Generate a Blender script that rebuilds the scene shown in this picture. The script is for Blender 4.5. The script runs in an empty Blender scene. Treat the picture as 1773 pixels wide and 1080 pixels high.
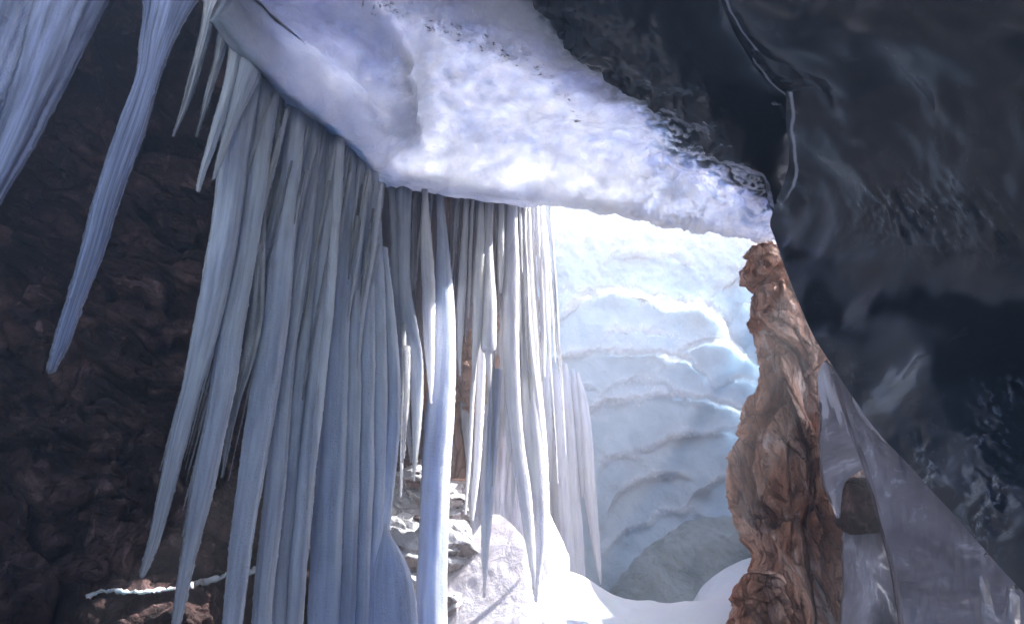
import bpy, math, random
import numpy as np
sc = bpy.context.scene
# ------------------------------------------------------------------ camera
W0, H0, FPX = 1773.0, 1080.0, 900.0
PITCH = math.radians(29.0)
CA, SA = math.cos(PITCH), math.sin(PITCH)
EYE = np.array([0.0, 0.0, 1.6])
cam = bpy.data.cameras.new('camera'); camo = bpy.data.objects.new('camera', cam)
sc.collection.objects.link(camo); sc.camera = camo
camo.location = EYE; camo.rotation_euler = (math.pi/2 + PITCH, 0, 0)
cam.sensor_width = 36.0; cam.lens = 36.0*FPX/W0; cam.clip_end = 5000; cam.clip_start = 0.05
# ------------------------------------------------------------------ light
SUN_EL, SUN_AZ = math.radians(51), math.radians(76)     # azimuth from +Y towards +X
world = bpy.data.worlds.new('World'); sc.world = world; world.use_nodes = True
wn = world.node_tree.nodes; wl = world.node_tree.links
bg = wn['Background']; sky = wn.new('ShaderNodeTexSky'); sky.sky_type = 'NISHITA'
sky.sun_disc = False; sky.sun_elevation = SUN_EL; sky.sun_rotation = SUN_AZ
wl.new(sky.outputs[0], bg.inputs['Color']); bg.inputs['Strength'].default_value = 0.15
sl = bpy.data.lights.new('sun', 'SUN'); sl.energy = 5.0; sl.angle = math.radians(0.5); sl.color = (1, .955, .94)
so = bpy.data.objects.new('sun', sl); sc.collection.objects.link(so)
so.rotation_euler = (math.pi/2 - SUN_EL, 0, math.pi - SUN_AZ)
sc.view_settings.view_transform = 'Standard'; sc.view_settings.look = 'None'
sc.view_settings.exposure = 2.75; sc.view_settings.gamma = 1.0
cy = sc.cycles
cy.max_bounces = 10; cy.diffuse_bounces = 6; cy.glossy_bounces = 4; cy.transmission_bounces = 8
cy.transparent_max_bounces = 12; cy.caustics_reflective = False; cy.caustics_refractive = False
cy.use_denoising = True; cy.sample_clamp_indirect = 8.0
try: cy.denoiser = 'OPENIMAGEDENOISE'
except Exception: pass
rng = np.random.default_rng(7); random.seed(7)
# ------------------------------------------------------------------ maths
def Q(px, py, Y):
    px = np.asarray(px, float); py = np.asarray(py, float); Y = np.asarray(Y, float)
    e = (H0/2 - py)/FPX; a = (px - W0/2)/FPX
    s = Y/(CA - SA*e)
    return np.stack([a*s, Y + 0*s, EYE[2] + (SA + CA*e)*s], -1)
def depth(py, Y): return Y/(CA - SA*(H0/2 - py)/FPX)
_P = rng.permutation(256); _P = np.concatenate([_P, _P, _P])
_G = rng.normal(size=(256, 3)); _G /= np.linalg.norm(_G, axis=1)[:, None]
def perlin(p):
    i = np.floor(p).astype(int); f = p - i; i &= 255
    u = f*f*f*(f*(f*6-15)+10); out = 0
    for dx in (0, 1):
        for dy in (0, 1):
            for dz in (0, 1):
                h = _P[_P[_P[i[..., 0]+dx] + i[..., 1]+dy] + i[..., 2]+dz]
                g = _G[h]; d = f - np.array([dx, dy, dz])
                w = (u[..., 0] if dx else 1-u[..., 0])*(u[..., 1] if dy else 1-u[..., 1])*(u[..., 2] if dz else 1-u[..., 2])
                out = out + w*(g*d).sum(-1)
    return out*1.5
def fbm(p, o=4, g=.5, ridged=False):
    a, s, t = 1.0, 0, 0
    for k in range(o):
        n = perlin(p*2**k + 17.3*k)
        if ridged: n = 1 - 2*np.abs(n)
        s = s + a*n; t += a; a *= g
    return s/t
_J = rng.random((256, 3))
def cells(p):
    """distance to nearest and second nearest feature point, and a value for the cell"""
    i = np.floor(p).astype(int); f = p - i
    d1 = np.full(p.shape[:-1], 9.0); d2 = d1.copy(); idv = np.zeros(p.shape[:-1])
    for dx in (-1, 0, 1):
        for dy in (-1, 0, 1):
            for dz in (-1, 0, 1):
                h = _P[_P[_P[(i[..., 0]+dx) & 255] + ((i[..., 1]+dy) & 255)] + ((i[..., 2]+dz) & 255)]
                q = _J[h] + np.array([dx, dy, dz]) - f
                d = np.sqrt((q*q).sum(-1))
                c = d < d1
                d2 = np.where(c, d1, np.minimum(d2, d)); idv = np.where(c, _J[h, 0], idv); d1 = np.where(c, d, d1)
    return d1, d2, idv
_D = rng.normal(size=(256, 3)); _D /= np.linalg.norm(_D, axis=1)[:, None]
def facets(p, tilt=.9):
    """broken rock: each cell is a tilted plane of its own; returns height and a crack mask"""
    i = np.floor(p).astype(int); f = p - i
    d1 = np.full(p.shape[:-1], 9.0); d2 = d1.copy(); v = np.zeros(p.shape[:-1])
    for dx in (-1, 0, 1):
        for dy in (-1, 0, 1):
            for dz in (-1, 0, 1):
                h = _P[_P[_P[(i[..., 0]+dx) & 255] + ((i[..., 1]+dy) & 255)] + ((i[..., 2]+dz) & 255)]
                q = f - _J[h] - np.array([dx, dy, dz]); d = np.sqrt((q*q).sum(-1)); c = d < d1
                d2 = np.where(c, d1, np.minimum(d2, d)); v = np.where(c, _J[h, 0]-.5 + tilt*(q*_D[h]).sum(-1), v); d1 = np.where(c, d, d1)
    return v, smooth(.10, 0, d2-d1)
def crom(pts, t):
    """Catmull-Rom through pts (n, k) at parameters t in 0..1"""
    pts = np.asarray(pts, float); n = len(pts)
    x = np.clip(t, 0, 1)*(n-1); i = np.minimum(np.floor(x).astype(int), n-2); f = (x-i)[:, None]
    P = np.vstack([2*pts[0]-pts[1], pts, 2*pts[-1]-pts[-2]])
    a, b, c, d = P[i], P[i+1], P[i+2], P[i+3]
    return .5*(2*b + (c-a)*f + (2*a-5*b+4*c-d)*f**2 + (3*b-a-3*c+d)*f**3)
def smooth(a, b, x):
    t = np.clip((x-a)/(b-a), 0, 1); return t*t*(3-2*t)
def unit(v): return v/np.maximum(np.linalg.norm(v, axis=-1, keepdims=True), 1e-9)
def normals(g):
    return unit(np.cross(np.gradient(g, axis=1), np.gradient(g, axis=0)))
# ------------------------------------------------------------------ objects
def link_mesh(name, verts, faces, mat, parent=None, smooth_sh=True):
    me = bpy.data.meshes.new(name)
    faces = np.asarray(faces, np.int32)
    k = faces.shape[1]
    me.vertices.add(len(verts)); me.vertices.foreach_set('co', np.asarray(verts, np.float32).ravel())
    me.loops.add(faces.size); me.loops.foreach_set('vertex_index', faces.ravel())
    me.polygons.add(len(faces)); me.polygons.foreach_set('loop_start', np.arange(0, faces.size, k, dtype=np.int32))
    me.polygons.foreach_set('use_smooth', np.full(len(faces), smooth_sh))
    me.update(calc_edges=True); me.validate()
    me.materials.append(mat)
    o = bpy.data.objects.new(name, me); sc.collection.objects.link(o)
    if parent: o.parent = parent
    return o
def tag(o, label=None, cat=None, group=None, kind=None):
    for k, v in (('label', label), ('category', cat), ('group', group), ('kind', kind)):
        if v: o[k] = v
    return o
def grid_faces(nr, nc, off=0, flip=False):
    r = np.arange(nr-1)[:, None]; c = np.arange(nc-1)[None]
    a = (r*nc + c).ravel() + off
    q = np.stack([a, a+1, a+nc+1, a+nc], 1)
    return q[:, ::-1] if flip else q
def solid(name, g, back, mat, parent=None):
    """closed body between the grid g (seen side) and the grid back"""
    nr, nc = g.shape[:2]; n = nr*nc
    V = np.concatenate([g.reshape(-1, 3), back.reshape(-1, 3)])
    F = [grid_faces(nr, nc), grid_faces(nr, nc, n, True)]
    top = np.arange(nc); bot = top + (nr-1)*nc; lf = np.arange(nr)*nc; rt = lf + nc-1
    for e, s in ((top, 1), (bot, -1), (lf, -1), (rt, 1)):
        a, b = e[:-1], e[1:]
        q = np.stack([b, a, a+n, b+n], 1)
        F.append(q if s > 0 else q[:, ::-1])
    F = np.concatenate(F)
    # turn everything outwards: the seen side faces the eye
    m = g[nr//2, nc//2]; nn = np.cross(g[nr//2, nc//2+1]-m, g[nr//2+1, nc//2+1]-m)
    if np.dot(nn, EYE + np.array([0, 1.0, 0]) - m) < 0: F = F[:, ::-1]
    return link_mesh(name, V, F, mat, parent)
def put(o, name, val):
    v = np.asarray(val, np.float32).ravel(); n = len(o.data.vertices)
    at = o.data.attributes.new(name, 'FLOAT', 'POINT'); at.data.foreach_set('value', np.concatenate([v, v])[:n])
FR = {}
def net(rows, nr, nc):
    """smooth (px, py, Y) net through rows of control points, each row resampled"""
    R = np.stack([crom(np.array(r, float), np.linspace(0, 1, nc)) for r in rows])
    out = np.stack([crom(R[:, j], np.linspace(0, 1, nr)) for j in range(nc)], 1)
    return out
LAST = {}
def patch(name, rows, nr, nc, mat, disp=None, thick=.3, tdir=(0, 0, 1), pre=None, parent=None):
    N = net(rows, nr, nc)
    if pre is not None: N = pre(N)
    g = Q(N[..., 0], N[..., 1], N[..., 2])
    if disp is not None:
        nm = normals(g); sgn = np.sign((nm*(EYE - g)).sum(-1).mean()); nm = nm*sgn
        g = g + nm*disp(g, N)[..., None]
    LAST[name] = g
    t = thick(g, N) if callable(thick) else np.full(g.shape[:2], thick)
    # a slimmer rim round the border so that edges read as rounded
    back = g + unit(np.array(tdir, float))*t[..., None]
    o = solid(name, g, back, mat, parent)
    if name in ('frozen_curtain', 'ice_sheet'):
        x = np.linspace(0, 1, nc)[None]*np.ptp(g[..., 0].mean(0)); fl = np.stack([x + 0*g[..., 0], 0*g[..., 0], g[..., 2]], -1)
        fl = np.concatenate([fl.reshape(-1, 3), (fl + [0, .3, 0]).reshape(-1, 3)])
        at = o.data.attributes.new('flow', 'FLOAT_VECTOR', 'POINT'); at.data.foreach_set('vector', fl.astype(np.float32).ravel())
    return o
# ------------------------------------------------------------------ materials
class NT:
    def __init__(s, name):
        s.m = bpy.data.materials.new(name); s.m.use_nodes = True
        s.n = s.m.node_tree.nodes; s.l = s.m.node_tree.links; s.b = s.n['Principled BSDF']; s.out = s.n['Material Output']
        s.co = s.n.new('ShaderNodeTexCoord').outputs['Object']
    def mapping(s, sc_=(1, 1, 1)):
        m = s.n.new('ShaderNodeMapping'); s.l.new(s.co, m.inputs[0]); m.inputs['Scale'].default_value = sc_; return m.outputs[0]
    def noise(s, scale, detail=4, rough=.55, dist=0, vec=None):
        t = s.n.new('ShaderNodeTexNoise'); s.l.new(vec or s.co, t.inputs['Vector'])
        t.inputs['Scale'].default_value = scale; t.inputs['Detail'].default_value = detail
        t.inputs['Roughness'].default_value = rough; t.inputs['Distortion'].default_value = dist; return t.outputs[0]
    def vor(s, scale, vec=None, feature='F1', out='Distance'):
        t = s.n.new('ShaderNodeTexVoronoi'); t.feature = feature; s.l.new(vec or s.co, t.inputs['Vector'])
        t.inputs['Scale'].default_value = scale; return t.outputs[out]
    def ramp(s, fac, stops):
        r = s.n.new('ShaderNodeValToRGB'); s.l.new(fac, r.inputs[0]); e = r.color_ramp.elements
        while len(e) < len(stops): e.new(.5)
        for k, (p, c) in enumerate(stops):
            e[k].position = p; e[k].color = (*c, 1) if len(c) == 3 else c
        return r.outputs[0]
    def mth(s, op, a, b=0.0, clamp=False):
        m = s.n.new('ShaderNodeMath'); m.operation = op; m.use_clamp = clamp
        for k, v in enumerate((a, b)):
            if isinstance(v, (int, float)): m.inputs[k].default_value = v
            else: s.l.new(v, m.inputs[k])
        return m.outputs[0]
    def mix(s, fac, a, b):
        m = s.n.new('ShaderNodeMix'); m.data_type = 'RGBA'
        for k, v in ((0, fac), (6, a), (7, b)):
            if isinstance(v, (int, float)): m.inputs[k].default_value = v
            elif isinstance(v, tuple): m.inputs[k].default_value = (*v, 1)
            else: s.l.new(v, m.inputs[k])
        return m.outputs[2]
    def bump(s, h, strength, dist, prev=None):
        b = s.n.new('ShaderNodeBump'); b.inputs['Strength'].default_value = strength; b.inputs['Distance'].default_value = dist
        s.l.new(h, b.inputs['Height'])
        if prev is not None: s.l.new(prev, b.inputs['Normal'])
        return b.outputs[0]
    def set(s, **k):
        for a, v in k.items():
            i = s.b.inputs[a.replace('_', ' ')]
            if isinstance(v, (int, float)): i.default_value = v
            elif isinstance(v, tuple): i.default_value = (*v, 1) if i.type == 'RGBA' else v
            else: s.l.new(v, i)
        return s

def ice_mat(name, col_a, col_b,  radius, scale, rough=.22, grain=22., bumpk=.6, flow=(1, 1, 1), dirt=False, frost_glint=False):
    t = NT(name); v = t.mapping(flow)
    c = t.ramp(t.noise(1.6, 5, .6, .6, v), [(.38, col_a), (.62, col_b)])
    if dirt:
        ga = t.n.new('ShaderNodeAttribute'); ga.attribute_name = 'grit'
        k = t.mth('MULTIPLY', t.ramp(t.noise(13, 6, .75, .4), [(.56, (0,)*3), (.62, (1,)*3)]), t.ramp(t.mth('MULTIPLY', ga.outputs['Fac'], t.mth('ADD', t.noise(1.8, 2), .4)), [(.45, (0,)*3), (.6, (1,)*3)]))
        gk = k
    if frost_glint:
        a = t.n.new('ShaderNodeAttribute'); a.attribute_name = 'frost_glint'  # whiter cloudy ice, and along far ridges glints put into the colour
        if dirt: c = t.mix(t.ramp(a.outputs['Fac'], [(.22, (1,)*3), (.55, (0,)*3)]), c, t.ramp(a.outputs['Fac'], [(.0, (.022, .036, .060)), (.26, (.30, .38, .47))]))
        k = t.mth('MULTIPLY', a.outputs['Fac'], t.ramp(t.noise(7, 5, .6, .8), [(.34, (.62,)*3), (.56, (1,)*3)]))
        c = t.mix(t.mth('MULTIPLY', k, .72), c, (.97, .96, .99))
        sp_ = t.ramp(t.vor(10, v), [(.16, (1,)*3), (.26, (0,)*3)]); k2 = t.mth('MULTIPLY', sp_, t.ramp(t.mth('MULTIPLY', a.outputs['Fac'], t.noise(5, 3)), [(.10, (0,)*3), (.22, (1,)*3)]))
        if dirt: c = t.mix(gk, c, (.03, .02, .022))
        if not dirt: c = t.mix(k2, c, (1, 1, 1))  # white specks, wet glints put into the colour
    b1 = t.bump(t.noise(4, 5, .6, 1.4, v), bumpk*.8, .14)
    b2 = t.bump(t.noise(grain, 6, .65, 1.6, v), bumpk, .035, b1)
    b3 = t.bump(t.vor(grain*2.6, v), bumpk*.35, .008, b2)
    t.set(Base_Color=c, Roughness=rough, Normal=b3, Subsurface_Weight=1.0, Subsurface_Radius=radius, Subsurface_Scale=scale, IOR=1.31)
    t.b.subsurface_method = 'RANDOM_WALK'
    return t.m
def icicle_mat(name, col, clear, scale=.06, rough=.15, brown=0.0):
    t = NT(name); fl = t.n.new('ShaderNodeAttribute'); fl.attribute_name = 'flow'; t.co = fl.outputs['Vector']
    st = t.noise(11, 3, .5, .3, t.mapping((1, 1, .06))); s2 = t.noise(5, 5, .6, .6, t.mapping((1, 1, .35)))
    m_ = t.mth('ADD', t.mth('MULTIPLY', st, .6), t.mth('MULTIPLY', s2, .4))
    c = t.ramp(m_, [(.36, tuple(x*.80 for x in col)), (.48, tuple(x*.93 for x in col)), (.6, col)])
    rip = t.noise(42, 3, .55, .4, t.mapping((.35, .35, 1)))
    b = t.bump(rip, .45, .014); b = t.bump(t.noise(14, 3, .5, .5, t.mapping((1, 1, .08))), .4, .03, b)
    bd = t.ramp(t.vor(48, t.mapping((1, 1, .8))), [(.0, (1,)*3), (.35, (0,)*3)])
    b = t.bump(t.mth('MULTIPLY', bd, t.ramp(t.noise(7, 3, .5, 0, t.mapping((1, 1, .12))), [(.52, (0,)*3), (.6, (1,)*3)])), .8, .02, b)
    k = t.ramp(m_, [(.36, (min(1, clear*1.5),)*3), (.6, (clear*.3,)*3)])
    t.set(Base_Color=c, Roughness=rough, Normal=b, Subsurface_Weight=1.0, Subsurface_Radius=(.85, .88, 1.0), Subsurface_Scale=scale,
          IOR=1.31, Transmission_Weight=k)
    return t.m
def rock_mat(name, cols, rough=.75, snow=0.0, scale=1.0, wet=.0, stretch=(1, 1, 1)):
    t = NT(name); v = t.mapping(stretch)
    n1 = t.noise(1.3*scale, 6, .6, .8, v); n2 = t.noise(7*scale, 8, .65, .4, v)
    c = t.ramp(n1, [(.3, cols[0]), (.47, cols[1]), (.6, cols[2]), (.72, cols[3])])
    c = t.mix(t.ramp(n2, [(.38, (.6,)*3), (.52, (0,)*3)]), c, tuple(x*.35 for x in cols[0]))
    wv = t.n.new('ShaderNodeVectorMath'); wv.operation = 'MULTIPLY_ADD'; wn_ = t.n.new('ShaderNodeTexNoise'); t.l.new(v, wn_.inputs['Vector']); wn_.inputs['Scale'].default_value = 3*scale
    t.l.new(wn_.outputs['Color'], wv.inputs[0]); wv.inputs[1].default_value = (.5/scale,)*3; t.l.new(v, wv.inputs[2])
    ck = t.ramp(t.vor(1.9*scale, wv.outputs[0], 'DISTANCE_TO_EDGE'), [(.0, (0,)*3), (.035, (1,)*3)])
    ck2 = t.ramp(t.vor(6.5*scale, wv.outputs[0], 'DISTANCE_TO_EDGE'), [(.0, (0,)*3), (.05, (1,)*3)])
    ckm = t.mth('MULTIPLY', t.mth('ADD', t.mth('MULTIPLY', ck, .6), .4), t.mth('ADD', t.mth('MULTIPLY', ck2, .22), .78))
    c = t.mix(ckm, tuple(x*.25 for x in cols[0]), c)
    pale = t.ramp(t.noise(2.2*scale, 6, .7, .9, t.mapping((stretch[0]*1.4, stretch[1]*1.4, stretch[2]*.5))), [(.56, (0,)*3), (.66, (.8,)*3)])
    c = t.mix(pale, c, tuple(min(1, x*1.25) for x in cols[3]))
    b = t.bump(n1, .6, .3); b = t.bump(n2, 1.0, .09, b); b = t.bump(ckm, .8, .04, b)
    b = t.bump(t.noise(34*scale, 7, .75), .8, .02, b)
    if snow != 0:
        g = t.n.new('ShaderNodeNewGeometry'); sp = t.n.new('ShaderNodeSeparateXYZ'); t.l.new(g.outputs['Normal'], sp.inputs[0])
        k = t.mth('ADD', t.mth('ADD', sp.outputs[2], max(0, -snow)), t.mth('MULTIPLY', t.mth('SUBTRACT', t.noise(12, 6, .7), .5), 1.6))
        k = t.ramp(k, [(max(snow, 0), (0,)*3), (min(max(snow, 0)+.06, 1), (1,)*3)])
        c = t.mix(k, c, (.86, .88, .92))
    t.set(Base_Color=c, Roughness=rough, Normal=b)
    return t.m
def snow_mat(name, col=(.86, .89, .94)):
    t = NT(name)
    b = t.bump(t.noise(6, 6, .6, .3), .4, .05); b = t.bump(t.noise(60, 4, .7), .3, .006, b)
    t.set(Base_Color=t.mix(t.noise(2, 4), col, tuple(x*.96 for x in col)), Roughness=.55, Normal=b,
          Subsurface_Weight=.6, Subsurface_Radius=(.5, .8, 1.0), Subsurface_Scale=.05)
    return t.m
M = {}
M['ceiling_ice'] = ice_mat('ceiling_ice', rough=.13, col_a=(.58, .60, .71), col_b=(.70, .71, .81), radius=(.9, .95, 1.0), scale=.32, dirt=True, frost_glint=True)
M['far_ice'] = ice_mat('far_ice', (.44, .54, .60), (.58, .67, .72), (.96, .98, 1.0), .30, rough=.12, grain=12, bumpk=.45, frost_glint=True)
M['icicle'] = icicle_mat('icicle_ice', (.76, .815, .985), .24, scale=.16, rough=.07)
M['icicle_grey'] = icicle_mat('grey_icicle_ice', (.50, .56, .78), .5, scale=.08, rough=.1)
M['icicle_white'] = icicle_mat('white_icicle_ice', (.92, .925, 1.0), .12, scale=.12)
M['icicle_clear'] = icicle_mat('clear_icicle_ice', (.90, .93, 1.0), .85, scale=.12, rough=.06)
M['sheet'] = icicle_mat('sheet_ice', (.70, .77, .95), .16, scale=.16, rough=.08)
M['film'] = icicle_mat('thin_sheet_ice', (.86, .86, .92), .3)
_n = M['film'].node_tree; _t = _n.nodes.new('ShaderNodeBsdfTransparent'); _m = _n.nodes.new('ShaderNodeMixShader'); _m.inputs[0].default_value = .62; _t.inputs[0].default_value = (.95, .95, 1, 1)
_n.links.new(_n.nodes['Principled BSDF'].outputs[0], _m.inputs[1]); _n.links.new(_t.outputs[0], _m.inputs[2]); _n.links.new(_m.outputs[0], _n.nodes['Material Output'].inputs[0])
t = NT('dark_clear_ice')
vv = t.mapping((1, 1, 1))
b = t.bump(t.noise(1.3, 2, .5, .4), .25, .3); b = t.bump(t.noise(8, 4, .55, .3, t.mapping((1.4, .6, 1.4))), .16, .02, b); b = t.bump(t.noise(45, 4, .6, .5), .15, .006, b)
a_ = t.n.new('ShaderNodeAttribute'); a_.attribute_name = 'frost_glint'
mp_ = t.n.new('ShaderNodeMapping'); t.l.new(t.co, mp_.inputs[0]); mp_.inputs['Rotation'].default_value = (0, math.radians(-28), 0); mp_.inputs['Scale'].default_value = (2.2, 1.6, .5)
st_ = t.mth('MULTIPLY', t.ramp(t.noise(15, 3, .6, .5, mp_.outputs[0]), [(.55, (0,)*3), (.63, (1,)*3)]), t.ramp(t.noise(5, 3), [(.42, (0,)*3), (.55, (1,)*3)]))  # pale streaks put reflected glints into the base colour
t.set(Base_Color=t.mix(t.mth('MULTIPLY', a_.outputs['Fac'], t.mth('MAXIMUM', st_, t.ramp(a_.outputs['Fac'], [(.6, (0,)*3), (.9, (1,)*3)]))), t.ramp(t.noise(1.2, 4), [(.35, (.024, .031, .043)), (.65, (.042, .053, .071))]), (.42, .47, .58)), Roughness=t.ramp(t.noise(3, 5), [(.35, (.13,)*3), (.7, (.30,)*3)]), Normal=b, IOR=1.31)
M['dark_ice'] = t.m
M['veil_white'] = icicle_mat('pale_veil_ice', (.86, .85, .93), .35, scale=.1)
t = NT('grey_sheet_ice'); fl = t.n.new('ShaderNodeAttribute'); fl.attribute_name = 'flow'; t.co = fl.outputs['Vector']
n_ = t.noise(5, 4, .6, .5, t.mapping((1, 1, .3))); sc_ = t.mth('MULTIPLY', t.ramp(t.noise(30, 4, .7, .6, t.mapping((1, 1, .22))), [(.56, (0,)*3), (.66, (1,)*3)]), t.ramp(n_, [(.48, (0,)*3), (.58, (1,)*3)]))
c_ = t.mix(sc_, t.ramp(n_, [(.35, (.17, .165, .20)), (.65, (.36, .36, .43))]), (.62, .64, .74))  # pale scratches, highlights put into the sheet's colour
b_ = t.bump(n_, .8, .06); b_ = t.bump(t.noise(18, 4, .6, .5, t.mapping((1, 1, .35))), .5, .02, b_)
t.set(Base_Color=c_, Roughness=.12, Normal=b_, IOR=1.31, Transmission_Weight=t.ramp(n_, [(.4, (.38,)*3), (.6, (.12,)*3)])); M['veil'] = t.m
M['cave_rock'] = rock_mat('dark_cave_rock', [(.020, .010, .009), (.080, .040, .036), (.20, .105, .095), (.32, .20, .19)], .8, 0, 1.4)
M['tan_rock'] = rock_mat('orange_limestone', [(.40, .15, .08), (.62, .31, .19), (.74, .50, .40), (.80, .71, .67)], .85, 0, 1.3, stretch=(1, 1, .35))
M['snow_rock'] = rock_mat('snow_dusted_rock', [(.36, .29, .28), (.50, .42, .41), (.60, .54, .54), (.68, .65, .66)], .85, -.25, 1.2)
M['brown_root'] = rock_mat('brown_rubble', [(.24, .20, .20), (.34, .29, .30), (.42, .37, .38), (.52, .48, .50)], .8, 0, 3)
M['snow'] = snow_mat('snow')
M['floor'] = rock_mat('cave_floor_rubble', [(.06, .05, .05), (.10, .08, .075), (.14, .12, .11), (.2, .18, .17)], .9, .8, 1.0)

# ------------------------------------------------------------------ the setting
G = 400
gx = np.linspace(-1, 1, 121); gx = np.sign(gx)*np.abs(gx)**3*1500
X, Yg = np.meshgrid(gx, gx + 5); Zg = np.zeros_like(X) + .12*fbm(np.stack([X*.6, Yg*.6, X*0], -1), 4)
gp = np.stack([X, Yg, Zg - .1], -1)
o = link_mesh('ground', gp.reshape(-1, 3), grid_faces(121, 121), M['floor']); tag(o, kind='structure')

# near ceiling of cloudy ice, edge row first
H_ = lambda px, py, h: (px, py, h/((SA+CA*(H0/2-py)/FPX)/(CA-SA*(H0/2-py)/FPX)))
lip = [(385, 20), (440, 92), (500, 150), (560, 190), (610, 255), (655, 312), (740, 325), (840, 343), (920, 346), (1000, 352), (1100, 370), (1200, 388), (1290, 402), (1350, 404), (1420, 400)]
mid = [(400, -40), (470, 20), (540, 70), (610, 120), (680, 180), (740, 225), (820, 245), (900, 255), (980, 262), (1060, 270), (1140, 285), (1220, 305), (1300, 330), (1360, 350), (1440, 360)]
top = [(400, -140), (480, -110), (560, -90), (640, -60), (720, -20), (800, 20), (880, 55), (950, 85), (1020, 115), (1090, 150), (1160, 195), (1230, 240), (1310, 285), (1380, 310), (1460, 320)]
tp2 = [(380, -330), (480, -320), (580, -300), (680, -280), (780, -240), (880, -190), (980, -140), (1060, -90), (1130, -40), (1200, 20), (1270, 80), (1330, 150), (1400, 200), (1480, 230), (1560, 250)]
lipH = [H_(x, y, 5.0) for x, y in lip]
rows = [[(x, y-4, Y + (1.7 if x < 700 else 1.1 if x < 800 else .7 if x < 930 else .12)) for x, y, Y in lipH], lipH,
        [H_(x, y, 5.25 + (.25 if 4 < k < 12 else 0)) for k, (x, y) in enumerate(mid)],
        [H_(x, y, 5.1) for x, y in top], [H_(x, y, 4.9) for x, y in tp2]]
d0 = [(700, -220), (820, -110), (900, -30), (960, 50), (1015, 110), (1065, 148), (1120, 182), (1180, 222), (1240, 265), (1300, 300), (1335, 335), (1345, 372)]
def ceil_disp(g, N):
    d = .16*fbm(g*.9, 4) + .05*fbm(g*3.2, 4) + .012*fbm(g*12, 3)
    d1, d2, _ = cells(g*2.6 + .5*fbm(g*2, 2)[..., None])
    d += .05*(d1-.5)
    # a slab of bluer ice that hangs lower on the left, with a crisp edge
    ex = np.interp(N[..., 1], [-60, 0, 60, 100, 190, 260, 330], [600, 640, 690, 702, 716, 735, 800])
    q = g*np.array([2.2, 2.2, 2.2]); wq = q + .9*np.stack([fbm(q, 3), fbm(q+5, 3), fbm(q+9, 3)], -1)
    rp = smooth(1010, 1180, N[..., 0] + .5*(N[..., 1]-250))*smooth(60, 180, N[..., 1])
    cur = fbm(wq*1.6, 3, ridged=True)
    d += rp*(.05*cur + .03*fbm(wq*4, 2, ridged=True))
    s_ = (N[..., 0]-760)*.42 - (N[..., 1]-30)*.9
    slab = smooth(12, -8, N[..., 0] - ex + 14*fbm(g*3, 3))*smooth(330, 230, N[..., 1])
    dd = N[..., 1] - np.interp(N[..., 0], [p[0] for p in d0], [p[1] for p in d0])       # px below the dark ice
    dd = dd + 50*fbm(g*1.6, 4)
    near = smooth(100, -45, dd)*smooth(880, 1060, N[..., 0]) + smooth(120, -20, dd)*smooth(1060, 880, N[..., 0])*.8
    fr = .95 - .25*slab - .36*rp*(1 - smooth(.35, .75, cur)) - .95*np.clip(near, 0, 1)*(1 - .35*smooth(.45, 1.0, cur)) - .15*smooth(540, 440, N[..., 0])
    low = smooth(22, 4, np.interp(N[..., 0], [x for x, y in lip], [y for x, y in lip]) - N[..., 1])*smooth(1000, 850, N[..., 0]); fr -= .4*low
    gl = [(640, -10), (700, 30), (790, 62), (860, 92), (940, 120), (985, 175), (1000, 215)]
    gy_ = np.interp(N[..., 0], [p[0] for p in gl], [p[1] for p in gl]); FR['g'] = np.exp(-((N[..., 1]-gy_)/20)**2)*smooth(610, 650, N[..., 0])*smooth(1030, 990, N[..., 0])
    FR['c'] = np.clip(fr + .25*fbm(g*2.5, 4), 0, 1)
    d += .14*smooth(12, -4, N[..., 0] - ex + 14*fbm(g*3, 3))*smooth(300, 180, N[..., 1])
    return d
def ceil_thick(g, N):
    t = .25 + .2*smooth(200, -100, N[..., 1]) + .08*smooth(760, 450, N[..., 0]) + .3*smooth(.0, 1, (N[..., 0]-1150)/300*smooth(420, 300, N[..., 1]))
    s_ = ((N[..., 0]-760)*(-.42) + (30-N[..., 1])*(-.9))*-1      # px above the diagonal
    s_ = (N[..., 0]-760)*.42 - (N[..., 1]-30)*.9
    return t + 1.3*smooth(-30, 150, s_)*smooth(300, 120, N[..., 1])
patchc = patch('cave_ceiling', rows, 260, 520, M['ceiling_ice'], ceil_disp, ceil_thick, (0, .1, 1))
put(patchc, 'frost_glint', FR['c']); put(patchc, 'grit', FR['g']); tag(patchc, kind='structure')

# dark clear ice: roof part between the cloudy ice and the crease, then the right wall
cr = [(1150, -400), (1190, -200), (1225, -90), (1262, 10), (1300, 80), (1345, 150), (1358, 200), (1368, 250), (1366, 300), (1356, 330), (1346, 358), (1340, 384)]
md = [((a[0]+b[0])/2, (a[1]+b[1])/2) for a, b in zip(d0, cr)]
rows = [[H_(x, y, 4.95) for x, y in d0], [H_(x, y, 4.72) for x, y in md], [H_(x+34, y, 4.95) for x, y in cr]]
def dark_disp(g, N):
    nr = N.shape[0]; v = np.linspace(0, 1, nr)[:, None]; q = g*2.2 + .8*np.stack([fbm(g*2, 3), fbm(g*2+5, 3), fbm(g*2+9, 3)], -1)
    cur = fbm(q*1.5, 3, ridged=True); w = smooth(.30, .0, v)*smooth(0, 160, N[..., 1])
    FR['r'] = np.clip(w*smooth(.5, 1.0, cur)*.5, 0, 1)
    return .08*fbm(g*.9, 3) + .004*fbm(g*4, 3, ridged=True) + .02*w*cur
def edge_wob(N):
    nr = N.shape[0]; v = np.linspace(0, 1, nr)[:, None]
    w = (1-v)**2
    q = np.stack([N[..., 0]*.02, N[..., 1]*.02, N[..., 0]*0], -1)
    N[..., 0] += 26*w*fbm(q, 4); N[..., 1] += 26*w*fbm(q+9, 4); return N
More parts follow.
